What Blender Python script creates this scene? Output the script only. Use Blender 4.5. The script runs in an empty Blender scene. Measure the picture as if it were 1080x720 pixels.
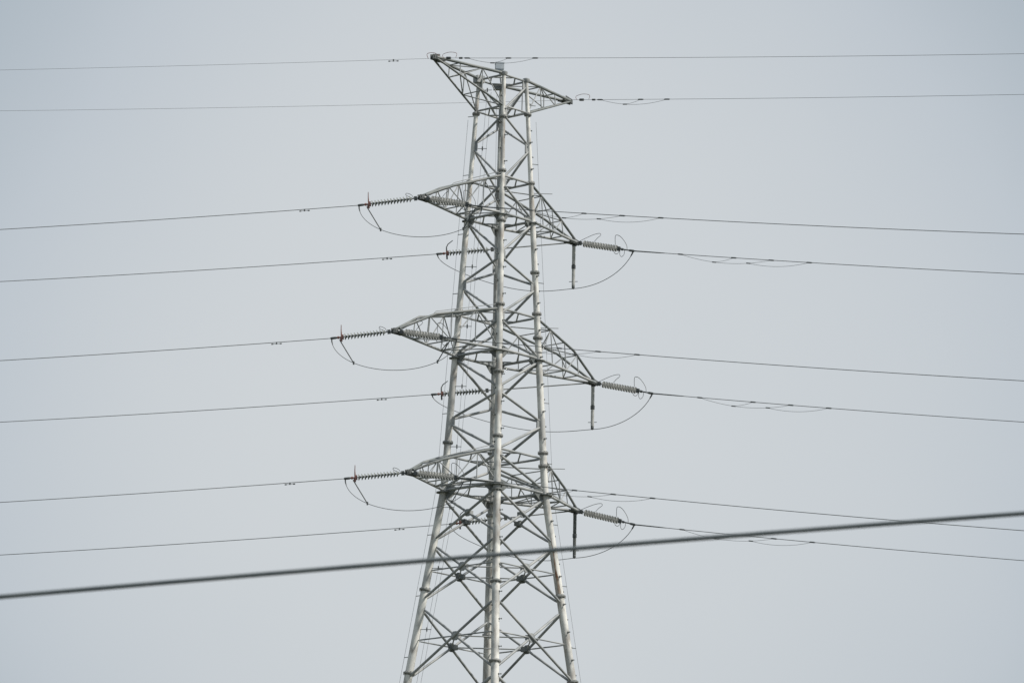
import bpy, math, random
from mathutils import Vector, Matrix
random.seed(7)
R = math.radians
S = bpy.context.scene
C = S.collection

# ------------------------------------------------------------------ camera
PITCH, YAW, ROLL = R(12.7347), R(0.1879), R(-1.1219)
fw = Vector((math.sin(YAW)*math.cos(PITCH), math.cos(YAW)*math.cos(PITCH), math.sin(PITCH)))
rt = fw.cross(Vector((0, 0, 1))).normalized(); up = rt.cross(fw)
r2 = rt*math.cos(ROLL) - up*math.sin(ROLL); u2 = up*math.cos(ROLL) + rt*math.sin(ROLL)
cd = bpy.data.cameras.new('camera'); cam = bpy.data.objects.new('camera', cd); C.objects.link(cam)
M = Matrix((r2, u2, -fw)).transposed().to_4x4(); M.translation = (0, -200, 1.6); cam.matrix_world = M
cd.sensor_width = 36; cd.lens = 4825.922/1080*36
cd.clip_start = 0.5; cd.clip_end = 12000
cd.dof.use_dof = True; cd.dof.focus_distance = 203; cd.dof.aperture_fstop = 5.6
S.camera = cam

# ------------------------------------------------------------------ sky, sun, exposure
SUN_EL, SUN_AZ = R(46), R(106)          # azimuth measured clockwise from +Y (view direction): to the right, a little behind the camera
W = bpy.data.worlds.new('World'); S.world = W; W.use_nodes = True
nt = W.node_tree; nt.nodes.clear(); N = nt.nodes.new; LK = nt.links.new
out = N('ShaderNodeOutputWorld'); bg = N('ShaderNodeBackground'); bg.inputs['Strength'].default_value = 0.1
sky = N('ShaderNodeTexSky'); sky.sky_type = 'NISHITA'; sky.sun_disc = False
sky.sun_elevation = SUN_EL; sky.sun_rotation = SUN_AZ; sky.dust_density = 4.0; sky.air_density = 1.3
tc = N('ShaderNodeTexCoord')
noi = N('ShaderNodeTexNoise'); noi.inputs['Scale'].default_value = 8.0; noi.inputs['Detail'].default_value = 4.0
LK(tc.outputs['Generated'], noi.inputs['Vector'])
# lens corner darkening put into the sky colour, brightest near the view axis
dot = N('ShaderNodeVectorMath'); dot.operation = 'DOT_PRODUCT'
gd = Vector((0.004, math.cos(R(12.0)), math.sin(R(12.0)))).normalized()
dot.inputs[1].default_value = gd; LK(tc.outputs['Generated'], dot.inputs[0])
mr = N('ShaderNodeMapRange'); mr.interpolation_type = 'SMOOTHSTEP'
mr.inputs['From Min'].default_value = math.cos(R(9.3)); mr.inputs['From Max'].default_value = 1.0; mr.inputs['To Max'].default_value = 0.8
LK(dot.outputs['Value'], mr.inputs['Value'])
ad = N('ShaderNodeMath'); ad.operation = 'MULTIPLY_ADD'
ad.inputs[1].default_value = 0.34; LK(noi.outputs['Fac'], ad.inputs[0]); LK(mr.outputs['Result'], ad.inputs[2])
ramp = N('ShaderNodeValToRGB'); cr = ramp.color_ramp
cr.elements[0].position = 0.25; cr.elements[0].color = (0.445, 0.505, 0.560, 1)
cr.elements[1].position = 1.0; cr.elements[1].color = (0.650, 0.682, 0.705, 1)
e = cr.elements.new(0.54); e.color = (0.540, 0.590, 0.640, 1)
LK(ad.outputs['Value'], ramp.inputs['Fac'])
sc = N('ShaderNodeVectorMath'); sc.operation = 'SCALE'; sc.inputs['Scale'].default_value = 10.0
# added dimming of the unseen veil opposite the sun, darkens the legs' left flanks
dt2 = N('ShaderNodeVectorMath'); dt2.operation = 'DOT_PRODUCT'
dt2.inputs[1].default_value = (math.sin(SUN_AZ)*math.cos(SUN_EL), math.cos(SUN_AZ)*math.cos(SUN_EL), math.sin(SUN_EL)); LK(tc.outputs['Generated'], dt2.inputs[0])
mr2 = N('ShaderNodeMapRange'); mr2.interpolation_type = 'SMOOTHSTEP'
mr2.inputs['From Min'].default_value = -0.75; mr2.inputs['From Max'].default_value = -0.12
mr2.inputs['To Min'].default_value = 3.0; mr2.inputs['To Max'].default_value = 10.0
LK(dt2.outputs['Value'], mr2.inputs['Value']); LK(mr2.outputs['Result'], sc.inputs['Scale'])
LK(ramp.outputs['Color'], sc.inputs[0])
mix = N('ShaderNodeMix'); mix.data_type = 'RGBA'; mix.inputs['Factor'].default_value = 0.93
LK(sky.outputs['Color'], mix.inputs[6]); LK(sc.outputs['Vector'], mix.inputs[7])
LK(mix.outputs[2], bg.inputs['Color']); LK(bg.outputs['Background'], out.inputs['Surface'])

sd = bpy.data.lights.new('sun', 'SUN'); sd.energy = 3.9; sd.angle = R(3); sd.color = (1.0, 0.95, 0.87)
so = bpy.data.objects.new('sun', sd); C.objects.link(so)
sdir = Vector((math.sin(SUN_AZ)*math.cos(SUN_EL), math.cos(SUN_AZ)*math.cos(SUN_EL), math.sin(SUN_EL)))
so.rotation_euler = (-sdir).to_track_quat('-Z', 'Y').to_euler(); so.location = (60, -60, 120)
S.view_settings.view_transform = 'Standard'; S.view_settings.look = 'None'
S.view_settings.exposure = 0.0; S.view_settings.gamma = 1.0; S.view_settings.use_curve_mapping = False

# ------------------------------------------------------------------ materials
def mat(name, c1, c2, scale=3.0, rough=0.6, metal=0.0, c3=None, lo=0.35, hi=0.65, bump=0.0):
    m = bpy.data.materials.new(name); m.use_nodes = True; t = m.node_tree
    b = t.nodes['Principled BSDF']; b.inputs['Roughness'].default_value = rough; b.inputs['Metallic'].default_value = metal
    tcn = t.nodes.new('ShaderNodeTexCoord')
    n = t.nodes.new('ShaderNodeTexNoise'); n.inputs['Scale'].default_value = scale; n.inputs['Detail'].default_value = 5
    t.links.new(tcn.outputs['Object'], n.inputs['Vector'])
    r = t.nodes.new('ShaderNodeValToRGB')
    r.color_ramp.elements[0].position = lo; r.color_ramp.elements[0].color = (*c1, 1)
    r.color_ramp.elements[1].position = hi; r.color_ramp.elements[1].color = (*c2, 1)
    t.links.new(n.outputs['Fac'], r.inputs['Fac'])
    col = r.outputs['Color']
    if c3:
        n2 = t.nodes.new('ShaderNodeTexNoise'); n2.inputs['Scale'].default_value = 3.2; n2.inputs['Detail'].default_value = 6
        mp = t.nodes.new('ShaderNodeMapping'); mp.inputs['Location'].default_value = (9, 3, 5); mp.inputs['Scale'].default_value = (1, 1, 0.35)
        t.links.new(tcn.outputs['Object'], mp.inputs['Vector']); t.links.new(mp.outputs['Vector'], n2.inputs['Vector'])
        r2_ = t.nodes.new('ShaderNodeValToRGB'); r2_.color_ramp.elements[0].position = 0.50; r2_.color_ramp.elements[1].position = 0.66
        r2_.color_ramp.elements[1].color = (0.75, 0.75, 0.75, 1)
        t.links.new(n2.outputs['Fac'], r2_.inputs['Fac'])
        mx = t.nodes.new('ShaderNodeMix'); mx.data_type = 'RGBA'; mx.inputs[7].default_value = (*c3, 1)
        t.links.new(r2_.outputs['Color'], mx.inputs['Factor']); t.links.new(col, mx.inputs[6]); col = mx.outputs[2]
    t.links.new(col, b.inputs['Base Color'])
    if bump:
        bp = t.nodes.new('ShaderNodeBump'); bp.inputs['Strength'].default_value = bump
        t.links.new(n.outputs['Fac'], bp.inputs['Height']); t.links.new(bp.outputs['Normal'], b.inputs['Normal'])
    return m
LEGM = mat('weathered_zinc_tube', (0.47, 0.47, 0.455), (0.78, 0.77, 0.73), 1.1, 0.62, 0.0, (0.30, 0.265, 0.23), 0.42, 0.56)
BRM = mat('galvanised_brace', (0.23, 0.25, 0.26), (0.42, 0.425, 0.42), 1.4, 0.58)
DKM = mat('dull_and_shaded_steel', (0.10, 0.115, 0.115), (0.20, 0.21, 0.205), 2.5, 0.6)
RUST = mat('rusted_zinc', (0.20, 0.11, 0.065), (0.46, 0.38, 0.31), 3.0, 0.8)
CORD = mat('aluminium_conductor', (0.11, 0.12, 0.125), (0.17, 0.18, 0.185), 6, 0.6)
EARTH = mat('steel_earth_wire', (0.17, 0.18, 0.19), (0.25, 0.26, 0.27), 6, 0.6)
PORC = mat('grey_porcelain', (0.25, 0.265, 0.26), (0.36, 0.365, 0.355), 5, 0.35)
POSTM = mat('pale_post_glaze', (0.46, 0.47, 0.46), (0.58, 0.58, 0.56), 4, 0.4)
PORD = mat('shade_toned_porcelain', (0.13, 0.15, 0.145), (0.21, 0.225, 0.215), 5, 0.35)  # backlit shade of the left-running discs put into a darker porcelain colour
FIT = mat('fitting_steel', (0.06, 0.068, 0.07), (0.13, 0.14, 0.14), 8, 0.55)
REDF = mat('oxidised_fitting', (0.19, 0.085, 0.07), (0.28, 0.14, 0.12), 8, 0.6)
CHM = mat('shade_toned_chord', (0.13, 0.15, 0.15), (0.24, 0.25, 0.245), 1.6, 0.6)  # chord shade and dark undersides put into the zinc colour
FLM = mat('dull_flange_zinc', (0.19, 0.20, 0.195), (0.34, 0.335, 0.32), 2.0, 0.65)
RUB = mat('black_cable_sheath', (0.085, 0.105, 0.117), (0.14, 0.16, 0.17), 4, 0.6)
BOX = mat('pale_box_paint', (0.42, 0.47, 0.52), (0.55, 0.58, 0.60), 3, 0.5)
CONC = mat('footing_concrete', (0.28, 0.27, 0.25), (0.42, 0.41, 0.38), 2, 0.9, bump=0.2)
GRASS = mat('rough_grass', (0.045, 0.055, 0.03), (0.10, 0.10, 0.065), 0.08, 0.95, bump=0.3)

# ------------------------------------------------------------------ mesh builder
class MB:
    def __init__(s): s.v = []; s.f = []
    def ring(s, c, d, r, n, up_=None):
        d = d.normalized()
        a = d.cross(up_ if up_ else (Vector((0, 0, 1)) if abs(d.z) < 0.95 else Vector((1, 0, 0)))).normalized(); b = a.cross(d)
        i = len(s.v)
        for k in range(n):
            t = 2*math.pi*(k+0.5)/n; s.v.append(c + a*(r*math.cos(t)) + b*(r*math.sin(t)))
        return list(range(i, i+n))
    def tube(s, pts, rad, n=8, cap=True):
        pts = [Vector(p) for p in pts]; rr = rad if isinstance(rad, (list, tuple)) else [rad]*len(pts)
        prev = None; first = None
        for i, p in enumerate(pts):
            d = pts[min(i+1, len(pts)-1)] - pts[max(i-1, 0)]
            rg = s.ring(p, d, rr[i], n)
            if prev: s.f += [(prev[k], prev[(k+1) % n], rg[(k+1) % n], rg[k]) for k in range(n)]
            else: first = rg
            prev = rg
        if cap: s.f.append(tuple(reversed(first))); s.f.append(tuple(prev))
        return s
    def lathe(s, c, d, prof, n=16):            # prof: (distance along d, radius)
        c = Vector(c); d = Vector(d).normalized(); prev = None; first = None
        for (z, r) in prof:
            rg = s.ring(c + d*z, d, max(r, 1e-4), n)
            if prev: s.f += [(prev[k], prev[(k+1) % n], rg[(k+1) % n], rg[k]) for k in range(n)]
            else: first = rg
            prev = rg
        s.f.append(tuple(reversed(first))); s.f.append(tuple(prev)); return s
    def box(s, c, x, y, z):                    # half-extent vectors
        c = Vector(c); x = Vector(x); y = Vector(y); z = Vector(z); i = len(s.v)
        for a in (-1, 1):
            for b in (-1, 1):
                for e_ in (-1, 1): s.v.append(c + x*a + y*b + z*e_)
        s.f += [tuple(i+k for k in q) for q in ((0, 1, 3, 2), (4, 6, 7, 5), (0, 4, 5, 1), (2, 3, 7, 6), (0, 2, 6, 4), (1, 5, 7, 3))]; return s
    def slab(s, poly, th):                     # flat polygon (list of Vectors) with thickness along its normal
        poly = [Vector(p) for p in poly]; nn = (poly[1]-poly[0]).cross(poly[2]-poly[1]).normalized()*(th/2)
        i = len(s.v); n = len(poly)
        s.v += [p+nn for p in poly] + [p-nn for p in poly]
        s.f.append(tuple(range(i, i+n))); s.f.append(tuple(reversed(range(i+n, i+2*n))))
        s.f += [(i+k, i+n+k, i+n+(k+1) % n, i+(k+1) % n) for k in range(n)]; return s
    def build(s, name, m, parent=None, smooth=True):
        me = bpy.data.meshes.new(name); me.from_pydata([tuple(v) for v in s.v], [], s.f); me.materials.append(m); me.update()
        if smooth:
            me.polygons.foreach_set('use_smooth', [len(p.vertices) == 4 for p in me.polygons])
            me.set_sharp_from_angle(angle=R(50))
        o = bpy.data.objects.new(name, me); C.objects.link(o)
        if parent: o.parent = parent
        return o
def tag(o, label=None, cat=None, group=None, kind=None):
    if label: o['label'] = label
    if cat: o['category'] = cat
    if group: o['group'] = group
    if kind: o['kind'] = kind
    return o
def empty(name, loc, label, cat, group=None):
    o = bpy.data.objects.new(name, None); C.objects.link(o); o.location = loc; o.empty_display_size = 0.3
    return tag(o, label, cat, group)
def copy_tree(o, parent=None):
    c = o.copy(); C.objects.link(c)
    if parent: c.parent = parent
    for ch in list(o.children): copy_tree(ch, c)
    return c
V = Vector

# ------------------------------------------------------------------ ground
g = MB(); n = 40; ext = 6000
for i in range(n+1):
    for j in range(n+1):
        x = (i/n*2-1); y = (j/n*2-1)
        x = math.copysign(abs(x)**2.2, x)*ext; y = math.copysign(abs(y)**2.2, y)*ext
        d = math.hypot(x, y); g.v.append(V((x, y, -0.02 + (0 if d < 320 else 0.006*(d-320)*math.sin(x*0.0021+1)*math.cos(y*0.0017)))))
for i in range(n):
    for j in range(n): a = i*(n+1)+j; g.f.append((a, a+n+1, a+n+2, a+1))
tag(g.build('ground', GRASS), kind='structure')

# ------------------------------------------------------------------ tower geometry
PSI = 2.826
zT, zE, zUu, zUl, zMu, zMl, zLu, zLl, zB = 58.965, 57.427, 54.126, 52.375, 47.916, 46.051, 41.502, 39.933, 33.021
HT, HL, HB = 1.07, 2.251, 3.380
def hd(z):
    if z >= zLl: return HL + (HT-HL)*(z-zLl)/(zT-zLl)
    return HL + (HB-HL)*(z-zLl)/(zB-zLl)
ANG = {'N': -90, 'L': 180, 'R': 0, 'B': 90}
def leg(k, z, off=0.0):
    a = R(PSI+ANG[k]); h = hd(z)+off
    return V((h*math.cos(a), h*math.sin(a), z))
def radial(k): a = R(PSI+ANG[k]); return V((math.cos(a), math.sin(a), 0))
def lrad(z):
    pts = [(0, 0.26), (30, 0.185), (zLl, 0.165), (zMl, 0.148), (zUl, 0.128), (zUu, 0.108), (zT, 0.088)]
    for (a, ra), (b, rb) in zip(pts, pts[1:]):
        if z <= b: return ra + (rb-ra)*(z-a)/(b-a)
    return pts[-1][1]
tower = empty('pylon', (0, 0, 0), 'tall pale galvanised steel lattice pylon with eight crossarms standing in the middle', 'pylon')
PAIRS = [('N', 'L'), ('N', 'R'), ('L', 'B'), ('R', 'B')]

FLANGES = {'N': [56.9, 54.35, 52.0, 48.1, 45.0, 42.05, 39.6, 35.4, 31.8], 'L': [57.3, 54.1, 48.1, 42.1, 35.45, 31.7],
           'R': [57.35, 54.15, 50.0, 48.1, 47.0, 41.75, 41.15, 35.3, 31.5], 'B': [57.3, 54.1, 48.1, 42.1, 39.3, 34.0, 31.6]}
for k in 'NLRB':
    zs = [0.35] + [z for z in (8, 16, 24, 30, 34, 37, zLl, 43, zMl, 49, zUl, zUu, 56, zT)]
    lo = MB().tube([leg(k, z) for z in zs], [lrad(z) for z in zs], 20).build('leg', LEGM, tower)
    for z in FLANGES[k] + [26.0, 18.0, 9.0]:
        p = leg(k, z); d = leg(k, z+0.5)-leg(k, z-0.5); d.normalize(); r = lrad(z)
        f = MB().lathe(p-d*0.09, d, [(0, r+0.001), (0.03, r+0.02), (0.065, r+0.08), (0.115, r+0.08), (0.15, r+0.02), (0.18, r+0.001)], 20)
        for q in range(10):                                     # flange bolts
            a = 2*math.pi*q/10; rr = r+0.055
            c = p + V((math.cos(a), math.sin(a), 0))*rr
            f.tube([c-d*0.075, c+d*0.075], 0.015, 6)
        f.build('flange', FLM, lo)
    # cap
    MB().lathe(leg(k, zT), V((0, 0, 1)), [(-0.10, 0.13), (-0.02, 0.17), (0.05, 0.17), (0.09, 0.10), (0.12, 0.02)], 16).build('leg_cap', BRM, lo)
    # step bolts on the two legs that show them
    if k in 'NR':
        z = 30.6; q = 0; rd = radial(k); tn = V((-rd.y, rd.x, 0))
        while z < 58.3:
            sgn = 1 if q % 2 else -1
            dd = (rd*0.55 + tn*sgn).normalized() if k == 'N' else (rd*0.6 - tn*(0.8 if sgn > 0 else -0.6)).normalized()
            p = leg(k, z) + dd*(lrad(z)-0.02)
            MB().tube([p, p+dd*0.14], 0.017, 6).tube([p+dd*0.125, p+dd*0.15], 0.034, 6).tube([p-dd*0.005, p+dd*0.035], 0.05, 8).build('step_bolt', DKM, lo)
            z += 0.62; q += 1
    # concrete footing
    b = leg(k, 0.2); MB().lathe(V((b.x, b.y, -0.4)), V((0, 0, 1)), [(0, 0.9), (0.7, 0.8), (0.78, 0.74)], 24).build('footing', CONC, lo)
# rust streak on the right leg: a sleeve of weathered zinc
mb = MB(); rows = []
for q in range(15):
    z = 35.42 + 2.5*q/14; p = leg('R', z); w_ = 0.85*(1-q/16) + 0.12*math.sin(q*1.9)
    ids = []
    for h_ in range(9):
        a = R(-97) + w_*(h_/8-0.5) + 0.05*math.sin(q*0.8); ids.append(len(mb.v)); mb.v.append(p + V((math.cos(a), math.sin(a), 0))*(lrad(z)+0.004))
    rows.append(ids)
for ra, rb in zip(rows, rows[1:]): mb.f += [(ra[h_], ra[h_+1], rb[h_+1], rb[h_]) for h_ in range(8)]
mb.build('rust_streak', RUST, tower)

# bracing nodes
def yz(y):
    t = [(83, zT), (119, zE), (192, zUu), (232, zUl), (335, zMu), (376, zMl), (482, zLu), (519, zLl)]
    for (a, za), (b, zb_) in zip(t, t[1:]):
        if y <= b: return za + (zb_-za)*(y-a)/(b-a)
    return zLl - (y-519)*(zLl-zB)/(680.5-519)
LN = [yz(y) for y in (88, 156, 233, 303, 377, 446, 519)]        # nodes on left / right legs
NN = [yz(y) for y in (126, 198, 277, 343, 419, 485)]            # nodes on near / back legs
def brace(a, b, r, m=BRM, name='brace', parent=None, trim=0.0):
    d = (b-a).normalized(); a = a+d*trim; b = b-d*trim
    r1 = r*0.55
    L = (b-a).length; e1 = min(0.28, L*0.12)
    mb = MB().tube([a, a+d*e1, b-d*e1, b], [r1, r, r, r1], 10)
    return mb.build(name, m, parent or tower)
for (P, Q) in PAIRS:
    p_is = P if P in 'NB' else Q; q_is = Q if P in 'NB' else P   # p: near/back leg, q: left/right leg
    for i in range(6):
        for zq, zp in ((LN[i]-0.09, NN[i]+0.10), (LN[i+1]+0.10, NN[i]-0.10)):
            a = leg(q_is, zq); b = leg(p_is, zp); d = (b-a).normalized()
            brace(a+d*(lrad(zq)*0.8), b-d*(lrad(zp)*0.8), 0.052 + 0.004*i/2)
            for (c, z_, kk_) in ((a, zq, q_is), (b, zp, p_is)):   # gusset plates where braces meet the legs
                pass
XL = [(yz(525), yz(572)), (yz(577), yz(635)), (yz(643), yz(717))]
h = 3.5; z = XL[-1][1]-0.25
while z > 3:
    zz = max(z-h, 0.9); XL.append((z, zz)); z = zz-0.25; h *= 1.28
crosses = []
for (P, Q) in PAIRS:
    for i, (za, zb_) in enumerate(XL):
        rr = 0.058 if i < 3 else 0.075
        a0, a1, b0, b1 = leg(P, za), leg(P, zb_), leg(Q, za), leg(Q, zb_)
        out_ = (radial(P)+radial(Q)).normalized()*0.055
        brace(a0+out_, b1+out_, rr, trim=0.1); brace(b0-out_, a1-out_, rr, trim=0.1)
        wa = (a0-b0).length; wb = (a1-b1).length; t = wa/(wa+wb)
        c = a0.lerp(b1, t); crosses.append((P, Q, i, c))
# gusset boxes at the crossings, and mid-height horizontals
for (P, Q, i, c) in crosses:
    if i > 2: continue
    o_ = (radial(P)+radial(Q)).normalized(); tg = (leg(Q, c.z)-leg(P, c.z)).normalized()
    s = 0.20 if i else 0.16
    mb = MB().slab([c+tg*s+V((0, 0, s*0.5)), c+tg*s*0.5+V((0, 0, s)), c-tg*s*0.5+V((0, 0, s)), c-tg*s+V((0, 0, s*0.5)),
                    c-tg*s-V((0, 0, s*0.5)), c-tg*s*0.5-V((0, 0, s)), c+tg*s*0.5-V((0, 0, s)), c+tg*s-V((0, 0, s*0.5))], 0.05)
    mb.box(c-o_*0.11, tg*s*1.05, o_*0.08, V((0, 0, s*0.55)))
    mb.build('gusset', BRM if P == 'N' else DKM, tower, smooth=False)  # near faces paler, far faces darker: sunlight and shade put into the colour
    if i in (1, 2):
        for K in (P, Q):
            a = leg(K, c.z); d = (c-a).normalized()
            brace(a+d*lrad(c.z)*0.8, c-d*0.12, 0.033, name='horizontal_brace')
for i in (1, 2):
    cc = {frozenset((P, Q)): c for (P, Q, j, c) in crosses if j == i}
    for a, b in ((('N', 'L'), ('N', 'R')), (('N', 'R'), ('R', 'B')), (('R', 'B'), ('L', 'B')), (('L', 'B'), ('N', 'L'))):
        brace(cc[frozenset(a)], cc[frozenset(b)], 0.030, name='horizontal_brace', trim=0.15)
# level rings
for z, r, diag in ((zT-0.06, 0.05, 1), (zE, 0.045, 1), (zUu, 0.055, 1), (zUl, 0.062, 1), (zMu, 0.055, 1), (zMl, 0.065, 1), (zLu, 0.055, 1), (zLl, 0.07, 1)):
    for (P, Q) in PAIRS:
        brace(leg(P, z), leg(Q, z), r, name='horizontal_brace', trim=lrad(z)*0.8)
    if diag:
        mids = [leg(P, z).lerp(leg(Q, z), 0.5) for (P, Q) in (('N', 'L'), ('N', 'R'), ('R', 'B'), ('L', 'B'))]
        for q in range(4): brace(mids[q], mids[(q+1) % 4], 0.034, name='horizontal_brace', trim=0.06)
# node plates under the lower rings
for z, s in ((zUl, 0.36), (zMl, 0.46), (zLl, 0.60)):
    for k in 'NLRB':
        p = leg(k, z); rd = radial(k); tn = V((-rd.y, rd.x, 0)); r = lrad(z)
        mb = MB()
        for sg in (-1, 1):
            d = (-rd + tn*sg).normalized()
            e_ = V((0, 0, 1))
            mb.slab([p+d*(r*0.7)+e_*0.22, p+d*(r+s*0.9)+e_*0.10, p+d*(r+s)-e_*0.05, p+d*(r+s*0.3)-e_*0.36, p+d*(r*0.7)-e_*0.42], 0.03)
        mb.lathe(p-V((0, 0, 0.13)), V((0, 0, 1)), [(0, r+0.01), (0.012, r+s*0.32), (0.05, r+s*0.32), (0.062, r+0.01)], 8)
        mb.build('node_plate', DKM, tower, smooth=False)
# smaller plates at the upper rings and at the bracing nodes
for k, zlist in (('N', NN), ('B', NN), ('L', LN), ('R', LN)):
    for z in zlist:
        p = leg(k, z); rd = radial(k); tn = V((-rd.y, rd.x, 0)); r = lrad(z); mb = MB()
        for sg in (-1, 1):
            d = (-rd + tn*sg).normalized(); e_ = V((0, 0, 1))
            mb.slab([p+d*(r*0.7)+e_*0.24, p+d*(r+0.16)+e_*0.20, p+d*(r+0.16)-e_*0.20, p+d*(r*0.7)-e_*0.24], 0.022)
        mb.build('gusset', BRM, tower, smooth=False)

# ------------------------------------------------------------------ cross arms
ARMS = {'E': (4.5335, zT, zE), 'U': (5.1435, zUl, zUu), 'M': (6.6268, zMl, zMu), 'L': (5.5237, zLl, zLu)}
def armdir(side): a = R(PSI-135) + (0 if side == 'n' else math.pi); return V((math.cos(a), math.sin(a), 0))
TIP = {}
for lv, (al, zm, zo) in ARMS.items():
    for side in 'nf':
        d = armdir(side); T = d*al + V((0, 0, zm)); TIP[(side, lv)] = T
        A, Bk = ('N', 'L') if side == 'n' else ('R', 'B')
        tn = V((-d.y, d.x, 0))
        # tip plates: the arm's own mesh
        mb = MB()
        mb.box(T-d*0.02+V((0, 0, 0.0)), d*0.17, tn*0.12, V((0, 0, 0.06)))
        mb.slab([T-d*0.5+tn*0.22-V((0, 0, 0.08)), T+d*0.20+tn*0.10-V((0, 0, 0.08)), T+d*0.20-tn*0.10-V((0, 0, 0.08)), T-d*0.5-tn*0.22-V((0, 0, 0.08))], 0.03)
        for sg in (-1, 1): mb.slab([T+tn*0.07*sg+d*0.22+V((0, 0, 0.1)), T+tn*0.07*sg-d*0.25+V((0, 0, 0.2)), T+tn*0.07*sg-d*0.25-V((0, 0, 0.13)), T+tn*0.07*sg+d*0.22-V((0, 0, 0.13))], 0.025)
        arm = mb.build('cross_arm', FIT, tower, smooth=False)
        kinkz = {'M': 0.32, 'U': 0.10, 'L': 0.12, 'E': 0}[lv]; rc = 0.062 if lv != 'E' else 0.05
        chords = {}
        for K in (A, Bk):
            sgn = 1 if (leg(K, zm)-d*(leg(K, zm).dot(d))).dot(tn) > 0 else -1
            t0 = T + tn*0.10*sgn
            main_end = leg(K, zm); oth_end = leg(K, zo)
            if lv == 'E': t1 = t0 - V((0, 0, 0.05)); kp = t1.lerp(oth_end, 0.4)
            else: t1 = t0 + V((0, 0, 0.13)) - d*0.12; kp = t1.lerp(oth_end, 0.36) + V((0, 0, kinkz))
            chords[K] = (t0, main_end, t1, kp, oth_end)
            de = (main_end-t0).normalized()
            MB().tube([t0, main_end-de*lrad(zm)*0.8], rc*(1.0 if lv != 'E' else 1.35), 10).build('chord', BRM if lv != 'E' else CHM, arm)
            de = (oth_end-kp).normalized()
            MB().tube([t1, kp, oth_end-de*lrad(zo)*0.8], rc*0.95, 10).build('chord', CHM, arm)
        def low(K, t): c = chords[K]; return c[0].lerp(c[1], t)
        def upp(K, t):
            c = chords[K]; q = 0.4 if lv == 'E' else 0.36
            return c[2].lerp(c[3], t/q) if t < q else c[3].lerp(c[4], (t-q)/(1-q))
        rw = 0.026
        st = [0.30, 0.52, 0.76] if lv != 'E' else [0.35, 0.68]
        def strut(a, b, r=rw): MB().tube([a, b], r, 8).build('strut', BRM, arm)
        for K in (A, Bk):
            for t in st: strut(low(K, t), upp(K, t))
            ts = st + [1.0]
            for i_, (ta, tb) in enumerate(zip(ts, ts[1:])):
                if i_ % 2: strut(low(K, ta), upp(K, tb))
                else: strut(upp(K, ta), low(K, tb))
        ts = st + [1.0]
        for t in st: strut(low(A, t), low(Bk, t), 0.03); strut(upp(A, t), upp(Bk, t))
        for i_, (ta, tb) in enumerate(zip(ts, ts[1:])):
            if i_ % 2: strut(low(A, ta), low(Bk, tb)); strut(upp(Bk, ta), upp(A, tb))
            else: strut(low(Bk, ta), low(A, tb)); strut(upp(A, ta), upp(Bk, tb))
        if lv != 'E':                                             # short rails beside the upper chord
            base = upp(A, 0.98) + V((0, 0, 0.12)); 
            if side == 'n': MB().tube([upp(A, 0.34)+V((0, 0, 0.07)), upp(A, 0.34)+V((0, 0, 0.17))-d*0.1, upp(A, 0.96)+V((0, 0, 0.2))], 0.016, 6).build('rail', BRM, arm)
            else: MB().tube([leg(A, zo-0.45), leg(A, zo-0.45)+V((0.95, 0.1, 0.02))], 0.017, 6).build('rail', BRM, arm)
        if lv == 'E' and side == 'f': pass

# box on the head of the back leg
bx = leg('B', zT); MB().tube([bx+V((0, 0, 0.1)), bx+V((-0.10, 0, 0.75))], 0.05, 8).build('post', BRM, tower)
b_ = MB().box(bx+V((-0.10, 0, 0.90)), V((0.19, 0.02, 0)), V((-0.02, 0.17, 0)), V((0, 0, 0.13)))
b_.box(bx+V((-0.10, 0, 1.06)), V((0.20, 0.02, 0)), V((-0.02, 0.18, 0)), V((0, 0, 0.025)))
b_.box(bx+V((-0.10, 0, 0.74)), V((0.16, 0.02, 0)), V((-0.02, 0.14, 0)), V((0, 0, 0.03)))
bo = b_.build('signal_box', BOX, tower, smooth=False)
MB().box(leg('B', zT-0.15)+V((-0.12, -0.35, 0)), V((0.24, 0, 0)), V((0, 0.14, 0)), V((0, 0, 0.13))).build('cabinet', DKM, tower, smooth=False)
MB().box(leg('L', zT-0.05), V((0.17, 0.1, 0)), V((-0.1, 0.17, 0)), V((0, 0, 0.16))).build('cabinet', BRM, tower, smooth=False)

# climbing cables beside the side legs
def cable(k, off, z0, z1, r=0.007):
    zs = [z0 + (z1-z0)*i/24 for i in range(25)]
    return MB().tube([leg(k, z) + off for z in zs], r, 6).build('climbing_cable', EARTH, tower)
ladder = []
cable('L', V((-0.34, -0.05, 0)), 28, 57.0); cable('L', V((0.42, -0.15, 0)), 28, 58.3); cable('L', V((0.60, -0.15, 0)), 28, 58.3)
cable('R', V((0.36, -0.05, 0)), 28, 57.0); cable('N', V((-0.30, 0.25, 0)), 28, 58.0)
for i, z in enumerate([29.7+2.75*q for q in range(11)]):
    p = leg('L', z); MB().tube([p, p+V((-0.36, -0.05, -0.06))], 0.018, 6).build('cable_bracket', BRM, tower)
    p = leg('R', z+0.6); MB().tube([p, p+V((0.38, -0.05, -0.05))], 0.018, 6).build('cable_bracket', BRM, tower)
    p = leg('L', z+1.2); MB().tube([p+V((0.1, -0.1, 0)), p+V((0.62, -0.15, 0))], 0.015, 6).tube([p+V((0.42, -0.15, -0.09)), p+V((0.42, -0.15, 0.09))], 0.03, 6).build('cable_bracket', FIT, tower)

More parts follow.
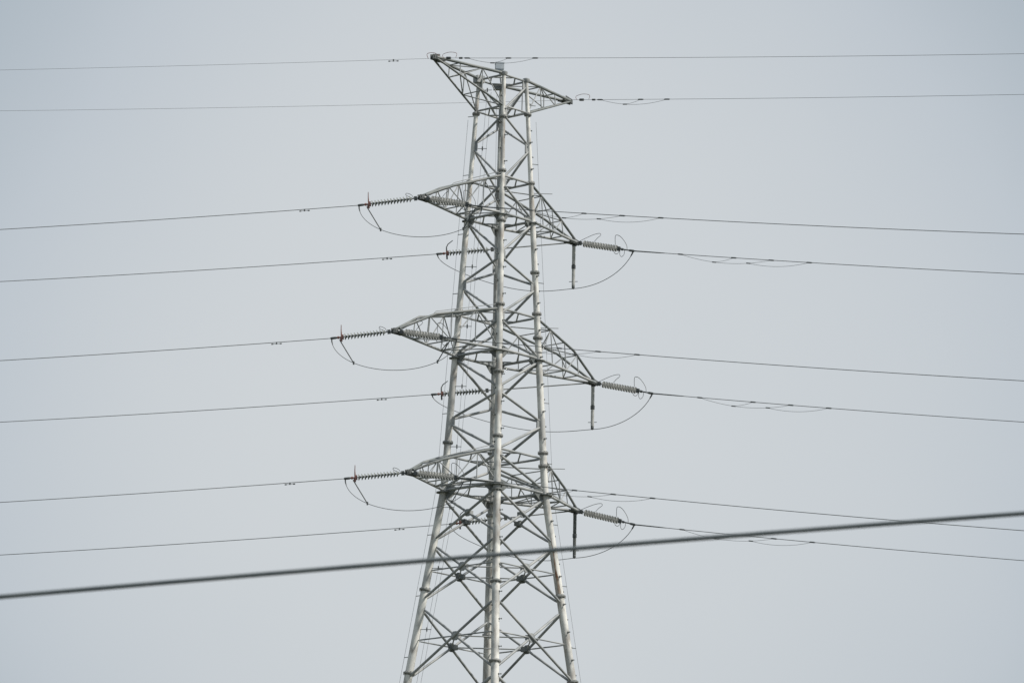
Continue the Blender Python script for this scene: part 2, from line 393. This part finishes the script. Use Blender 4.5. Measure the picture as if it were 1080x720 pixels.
# ------------------------------------------------------------------ insulator strings
ND, PITCHD = 13, 0.140
def disc_mesh(m, k, name='insulator_disc'):
    g_ = 0.9 if k > 1.1 else 1.3
    prof = [(-0.012, 0.018), (0.0, 0.045), (0.030, 0.050), (0.036, 0.07*k), (0.050, 0.105*k), (0.066, 0.130*k), (0.084, 0.134*k),
          (0.076, 0.118*k), (0.086, 0.106*k), (0.074, 0.090*k), (0.086, 0.078*k), (0.074, 0.050), (0.080, 0.02), (0.140, 0.014)]
    prof = [(min(z_*g_, 0.128) if 0.03 < z_ < 0.13 else z_, r_) for z_, r_ in prof]
    o = MB().lathe((0, 0, 0), (1, 0, 0), prof, 20).build(name, m); me = o.data; bpy.data.objects.remove(o); return me
DM_L, DM_R = disc_mesh(PORD, 1.04), disc_mesh(PORC, 1.16)
def make_string(kind, rod=0.0):
    """an insulator string lying along its own +X axis from the arm tip; rod: length of the extension link before it"""
    t = empty('insulator_string', (0, 0, 0), 'string', 'insulator string', 'strain insulator strings at the crossarm tips')
    x0 = rod
    if rod: MB().tube([(0.1, 0, 0), (rod, 0, 0)], 0.030, 8).build('extension_rod', BRM, t)
    mb = MB(); mb.box((x0+0.30, 0, 0), (0.07, 0, 0), (0, 0.05, 0), (0, 0, 0.09)); mb.tube([(x0-0.05, 0, 0), (x0+0.24, 0, 0)], 0.028, 8); mb.tube([(x0+0.36, 0, 0), (x0+0.47, 0, 0)], 0.025, 8)
    mb.build('shackle', FIT, t)
    xs = x0+0.46
    for i in range(ND):
        o = bpy.data.objects.new('insulator_disc', DM_L if kind != 'R' else DM_R); C.objects.link(o); o.parent = t; o.location = (xs+PITCHD*i, 0, 0)
    xe = xs + PITCHD*ND; XE = x0 + (3.12 if kind == 'R' else 2.82)
    mb = MB(); mb.box((xe+0.07, 0, 0), (0.06, 0, 0), (0, 0.06, 0), (0, 0, 0.10)); mb.tube([(xe, 0, 0), (XE-0.10, 0, 0)], 0.032, 8)
    mb.tube([(xe+0.2, 0, 0), (xe+0.29, 0, 0)], 0.06, 8)
    mb.build('shackle', FIT if kind == 'R' else REDF, t)
    MB().tube([(XE-0.26, 0, 0), (XE-0.18, 0, 0), (XE+0.02, 0, 0), (XE+0.06, 0, 0)], [0.03, 0.055, 0.055, 0.03], 10).build('dead_end_clamp', FIT, t)
    if kind == 'L':
        mb = MB().tube([(xe+0.12, 0, -0.16), (xe+0.10, 0, 0.1), (xe+0.09, 0, 0.30), (xe+0.06, 0, 0.55)], [0.035, 0.035, 0.022, 0.015], 8)
        mb.box((xe+0.13, 0, -0.11), (0.05, 0, 0), (0, 0.04, 0), (0, 0, 0.08)); mb.build('arcing_horn', REDF, t)
    if kind == 'F':
        MB().tube([(xe+0.12, 0, -0.28), (xe+0.11, 0, 0.0), (xe+0.10, 0, 0.28), (xe+0.02, 0, 0.42), (xe-0.22, 0, 0.58)], [0.04, 0.045, 0.028, 0.024, 0.018], 8).build('arcing_horn', FIT, t)
    if kind in 'LR':                                            # wire loop at the arm end
        if kind == 'L': pts = [(xs-0.06, 0, 0.03), (xs-0.02, 0, 0.15), (xs+0.10, 0.02, 0.24), (xs+0.22, 0.03, 0.27), (xs+0.24, 0.0, 0.20), (xs+0.14, -0.02, 0.13), (xs+0.0, 0, 0.05)]
        else: pts = [(xs-0.25, 0, 0.06), (xs+0.10, 0.02, 0.30), (xs+0.45, 0.03, 0.50), (xs+0.72, 0.02, 0.58), (xs+0.80, 0, 0.50), (xs+0.66, 0, 0.34), (xs+0.55, 0, 0.16)]
        MB().tube(smooth(pts), 0.012, 6).build('arcing_horn', FIT, t)
    if kind == 'R':                                             # racket loops at the line end
        MB().tube(smooth([(xe+0.50, 0, 0.04), (xe+0.42, 0.01, 0.22), (xe+0.20, 0.02, 0.44), (xe-0.06, 0.03, 0.60), (xe-0.25, 0.02, 0.60), (xe-0.23, 0, 0.42), (xe-0.15, 0, 0.16)]), 0.013, 6).build('arcing_horn', FIT, t)
        MB().tube(smooth([(xe-0.16, 0, -0.13), (xe-0.10, 0, -0.22), (xe+0.04, 0, -0.24), (xe+0.14, 0, -0.10), (xe+0.19, 0, -0.26), (xe+0.30, 0, -0.34), (xe+0.40, 0, -0.22), (xe+0.38, 0, -0.02)]), 0.012, 6).build('arcing_horn', FIT, t)
    return t
def smooth(pts, sub=6):
    P = [V(p) for p in pts]; out_ = []
    for i in range(len(P)-1):
        p0, p1, p2, p3 = P[max(i-1, 0)], P[i], P[i+1], P[min(i+2, len(P)-1)]
        for j in range(sub):
            t = j/sub
            out_.append(0.5*((2*p1) + (p2-p0)*t + (2*p0-5*p1+4*p2-p3)*t*t + (3*p1-p0-3*p2+p3)*t**3))
    out_.append(P[-1]); return out_

AZ = {'L': R(180.62), 'R': R(-28.98)}
MS = {('L', 'n', 'U'): .150, ('L', 'f', 'U'): .1110, ('L', 'n', 'M'): .140, ('L', 'f', 'M'): .0979, ('L', 'n', 'L'): .1196, ('L', 'f', 'L'): .1323,
      ('R', 'n', 'U'): .245, ('R', 'f', 'U'): .2339, ('R', 'n', 'M'): .2121, ('R', 'f', 'M'): .2515, ('R', 'n', 'L'): .1734, ('R', 'f', 'L'): .2865}
MW = {('L', 'n', 'U'): .1031, ('L', 'f', 'U'): .1005, ('L', 'n', 'M'): .1010, ('L', 'f', 'M'): .1001, ('L', 'n', 'L'): .1018, ('L', 'f', 'L'): .1044,
      ('L', 'n', 'E'): .0581, ('L', 'f', 'E'): .0516, ('R', 'n', 'U'): .1668, ('R', 'f', 'U'): .1670, ('R', 'n', 'M'): .1726, ('R', 'f', 'M'): .1665,
      ('R', 'n', 'L'): .1740, ('R', 'f', 'L'): .1660, ('R', 'n', 'E'): .1246, ('R', 'f', 'E'): .1139}
EXT = {'U': 3.5, 'M': 4.6, 'L': 2.9}
LVN = {'U': 'top', 'M': 'middle', 'L': 'bottom', 'E': 'peak'}
SIDEN = {'n': 'left', 'f': 'right'}
protos = {}
DEAD = {}
def aim(o, p, d):
    x = d.normalized(); y = V((0, 0, 1)).cross(x).normalized(); z = x.cross(y)
    m = Matrix((x, y, z)).transposed().to_4x4(); m.translation = p; o.matrix_world = m
for sp in 'LR':
    for side in 'nf':
        for lv in 'UML':
            kind = 'R' if sp == 'R' else ('L' if side == 'n' else 'F')
            rod = EXT[lv] if kind == 'F' else 0.0
            key = (kind, rod)
            if key not in protos: o = protos[key] = make_string(kind, rod)
            else: o = copy_tree(protos[key])
            T = TIP[(side, lv)]; a = AZ[sp]
            d = V((math.cos(a), math.sin(a), -MS[(sp, side, lv)]))
            # the total horizontal length is kept so that the dead end falls where the span begins
            Lh = rod + (3.12 if sp == 'R' else 2.82)
            hl = d.length
            aim(o, T, d)
            if kind == 'R': o['label'] = f'pale grey disc insulator string running right from the tip of the {LVN[lv]} {SIDEN[side]} crossarm'
            elif kind == 'L': o['label'] = f'dark disc insulator string running left from the tip of the {LVN[lv]} left crossarm'
            else: o['label'] = f'dark insulator string on a rod, passing behind the pylon from the {LVN[lv]} right crossarm'
            DEAD[(sp, side, lv)] = T + d.normalized()*Lh
# ------------------------------------------------------------------ line conductors
KK = {'c': .0006, 'e': .0003}
def wire_pt(st, az, m, k, s): return st + V((math.cos(az)*s, math.sin(az)*s, -m*s + k*s*s))
def stock_damper(w, f, s):
    p = f(s); q = f(s+0.5); d = (q-p).normalized()
    c = p - V((0, 0, 0.065))
    mb = MB().tube([c-d*0.17, c+d*0.17], 0.010, 6)
    for sg in (-1, 1): mb.tube([c+d*0.23*sg, c+d*0.14*sg], 0.028, 8)
    mb.box(p-V((0, 0, 0.035)), d*0.03, V((-d.y, d.x, 0))*0.025, V((0, 0, 0.05))); mb.build('vibration_damper', CORD, w)
def clamp_on(mb, f, s_):
    p = f(s_); d = (f(s_+0.3)-f(s_-0.3)).normalized(); mb.tube([p-d*0.15, p-d*0.09, p+d*0.09, p+d*0.15], [0.018, 0.034, 0.034, 0.018], 8)
def hang(a, b, drop, n_=16): return [a.lerp(b, i/n_) - V((0, 0, drop*4*(i/n_)*(1-i/n_))) for i in range(n_+1)]
def festoons(w, f, s0, j1, c2, s1, j2=None, s3=None, drop=0.28, r=0.008):
    """a damping loop clamped at s0 and s1, with a branch from its point j1 up to c2 and a second loop from j2 to s3"""
    A_ = hang(f(s0), f(s1), drop); at = lambda s_: A_[round(16*(s_-s0)/(s1-s0))]
    mb = MB().tube(A_, r, 6); clamp_on(mb, f, s0); clamp_on(mb, f, s1); mb.build('damping_loop', CORD, w)
    a = at(j1); mb = MB().tube(hang(a, f(c2), 0.035), r, 6); clamp_on(mb, f, c2)
    d = (f(1)-f(0)).normalized(); mb.tube([a-d*0.10, a+d*0.10], 0.028, 8); mb.build('damping_loop', CORD, w)
    if j2:
        a = at(j2); mb = MB().tube(hang(a, f(s3), 0.17), r, 6); clamp_on(mb, f, s3); mb.tube([a-d*0.10, a+d*0.10], 0.028, 8); mb.build('damping_loop', CORD, w)
STN = {'U': 'topmost', 'M': 'middle', 'L': 'lowest'}
for sp in 'LR':
    for side in 'nf':
        for lv in 'UMLE':
            E_ = lv == 'E'; m_ = MW[(sp, side, lv)]; k_ = KK['e' if E_ else 'c']; az = AZ[sp]
            if E_:
                st = TIP[(side, 'E')] + V((math.cos(az)*0.25, math.sin(az)*0.25, -0.06 if side == 'n' else 0.03))
            else: st = DEAD[(sp, side, lv)]
            f = lambda s, st=st, az=az, m_=m_, k_=k_: wire_pt(st, az, m_, k_, s)
            n_ = 90; r_ = (0.0068 if sp == 'L' else 0.0090) if E_ else 0.0150
            L_ = 110
            w = MB().tube([f(L_*(i/n_)**1.3) for i in range(n_+1)], r_, 8).build('earth_wire' if E_ else 'power_line', EARTH if E_ else CORD)
            to = 'left' if sp == 'L' else 'right'
            if E_: tag(w, f'thin grey earth wire running {to} from the {"high left" if side == "n" else "lower right"} tip of the pylon head', 'earth wire', 'overhead wires strung from the pylon')
            else: tag(w, f'dark overhead conductor running {to} from the string on the {LVN[lv]} {SIDEN[side]} crossarm', 'power line', 'overhead wires strung from the pylon')
            if sp == 'L' and not E_: stock_damper(w, f, 2.4 if side == 'n' else 2.3)
            if sp == 'L' and E_ and side == 'n':
                stock_damper(w, f, 1.6)
                MB().tube(smooth([f(0.05), f(0.1)+V((0, 0, 0.22)), f(-0.2)+V((0, 0, 0.26)), f(-0.45)+V((0, 0, 0.1))]), 0.012, 6).build('arcing_horn', REDF, w)
            if sp == 'R' and not E_:
                festoons(w, f, 2.4, 4.1, 5.08, 6.95, 5.9, 8.82)
                MB().tube([f(0), f(1.2), f(1.6)], [0.030, 0.026, 0.018], 8).build('armour_rod', FIT, w)
            if sp == 'R' and E_:
                festoons(w, f, 1.4, 2.75, 3.5, 4.85, drop=0.24)
                MB().tube([f(0.35), f(0.55)], 0.06, 8).tube([f(1.0), f(1.15)], 0.045, 8).build('clamp', FIT, w)
                MB().tube(smooth([f(0.2), f(0.15)+V((0, 0, 0.16)), f(0.5)+V((0, 0, 0.27)), f(0.85)+V((0, 0, 0.22)), f(0.82)+V((0, 0, 0.02))]), 0.011, 6).build('arcing_horn', REDF, w)

# ------------------------------------------------------------------ post insulators and jumper loops
post = None
for lv in 'UML':
    T = TIP[('f', lv)]
    if post is None:
        post = empty('post_insulator', T, '', 'post insulator', 'post insulators hanging under the right crossarms')
        def shed_stack(z0, z1, r):
            mb = MB(); prof = []; z = z0
            while z > z1+0.03: prof += [(-z, r*0.86), (-z+0.012, r), (-z+0.03, r*0.88)]; z -= 0.04
            return mb.lathe((0, 0, 0), (0, 0, -1), prof, 14)
        shed_stack(-0.12, -1.02, 0.085).build('insulator_body', POSTM, post)
        shed_stack(-1.18, -1.98, 0.080).build('insulator_body', POSTM, post)
        MB().lathe((0, 0, 0), (0, 0, -1), [(0.02, 0.05), (0.10, 0.09), (0.13, 0.09)], 12).build('cap', FIT, post)
        MB().lathe((0, 0, 0), (0, 0, -1), [(1.0, 0.07), (1.02, 0.10), (1.18, 0.10), (1.20, 0.07)], 12).build('joint', FIT, post)
        mb = MB().lathe((0, 0, 0), (0, 0, -1), [(1.97, 0.06), (1.99, 0.075), (2.1, 0.07), (2.14, 0.04)], 12)
        mb.tube([(-0.2, 0, -1.80), (0.2, 0, -1.78)], 0.014, 6); mb.build('jumper_clamp', FIT, post); o = post
    else:
        o = copy_tree(post)
    o.location = T - V((0.03, 0, 0.06))
    o['label'] = f'{"" if lv != "L" else "dark "}ribbed post insulator hanging straight down from the tip of the {LVN[lv]} right crossarm'
    if lv == 'L':
        for ch in o.children:
            if ch.name.startswith('insulator_body'): ch.material_slots[0].link = 'OBJECT'; ch.material_slots[0].material = DKM
    H = o.location - V((0, 0, 2.12))
    P = DEAD[('L', 'f', lv)]; Q = DEAD[('R', 'f', lv)]
    pts = []
    for i in range(29):
        t = i/28; th = math.pi/2*t; u_ = (1-math.cos(th))**0.92
        q = P.lerp(H, u_); pts.append(V((q.x, q.y, P.z + (H.z-P.z)*math.sin(th)**0.95 - 0.42*math.sin(math.pi*min(1, u_))**1.2*u_)))
    for i in range(1, 21):
        t = i/20; th = math.pi/2*t; q = H.lerp(Q, 0.82*math.sin(th)+0.18*t*t); pts.append(V((q.x, q.y, H.z + (Q.z-H.z)*(1-math.cos(th)) - 0.05*math.sin(math.pi*t))))
    j = MB().tube(pts, 0.0145, 8).build('jumper_wire', CORD)
    MB().tube([Q, pts[-2], pts[-3]], [0.035, 0.035, 0.02], 8).build('lug', FIT, j); MB().tube([P, pts[1], pts[2]], [0.03, 0.03, 0.018], 8).build('lug', FIT, j)
    tag(j, f'dark jumper wire drooping under the hanging post insulator of the {LVN[lv]} right crossarm', 'jumper wire', 'jumper wires looping past the pylon')
    # left circuit: loop between the two dead ends
    P = DEAD[('L', 'n', lv)]; Q = DEAD[('R', 'n', lv)]; pts = []
    for i in range(33):
        th = math.pi*i/32; q = P.lerp(Q, 0.5-0.5*math.cos(th)); q.z -= 1.40*math.sin(th)**0.96; pts.append(q)
    j = MB().tube(smooth(pts, 2), 0.0135, 8).build('jumper_wire', CORD)
    tag(j, f'slack dark jumper wire sagging below the tip of the {LVN[lv]} left crossarm', 'jumper wire', 'jumper wires looping past the pylon')
    for A_, dd, i in ((P, V((math.cos(AZ['L']), math.sin(AZ['L']), 0)), 9), (Q, V((math.cos(AZ['R']), math.sin(AZ['R']), 0)), 24)):
        a = A_ - dd*0.35 - V((0, 0, 0.06)); b = pts[i]
        MB().tube([a, b], 0.024, 8).tube([b-V((0, 0, 0.07)), b+V((0, 0, 0.07))], 0.04, 8).build('stay_rod', FIT, j)
        MB().tube([A_, pts[1 if A_ is P else -2], pts[2 if A_ is P else -3]], [0.03, 0.03, 0.018], 8).build('lug', FIT, j)

# ------------------------------------------------------------------ out-of-focus cable near the camera
a, b = V((-3.046, -172, 6.2436)), V((3.300, -172, 6.8990)); d = b-a
pts = []
for i in range(41):
    t = -3 + 7*i/40; p = a + d*t; p.z += 0.02*(1-(2*t-1)**2)*0.5; pts.append(p)
tag(MB().tube(pts, 0.0150, 10).build('service_cable', RUB), 'thick dark blurred cable crossing low in front of the pylon, rising to the right', 'cable')
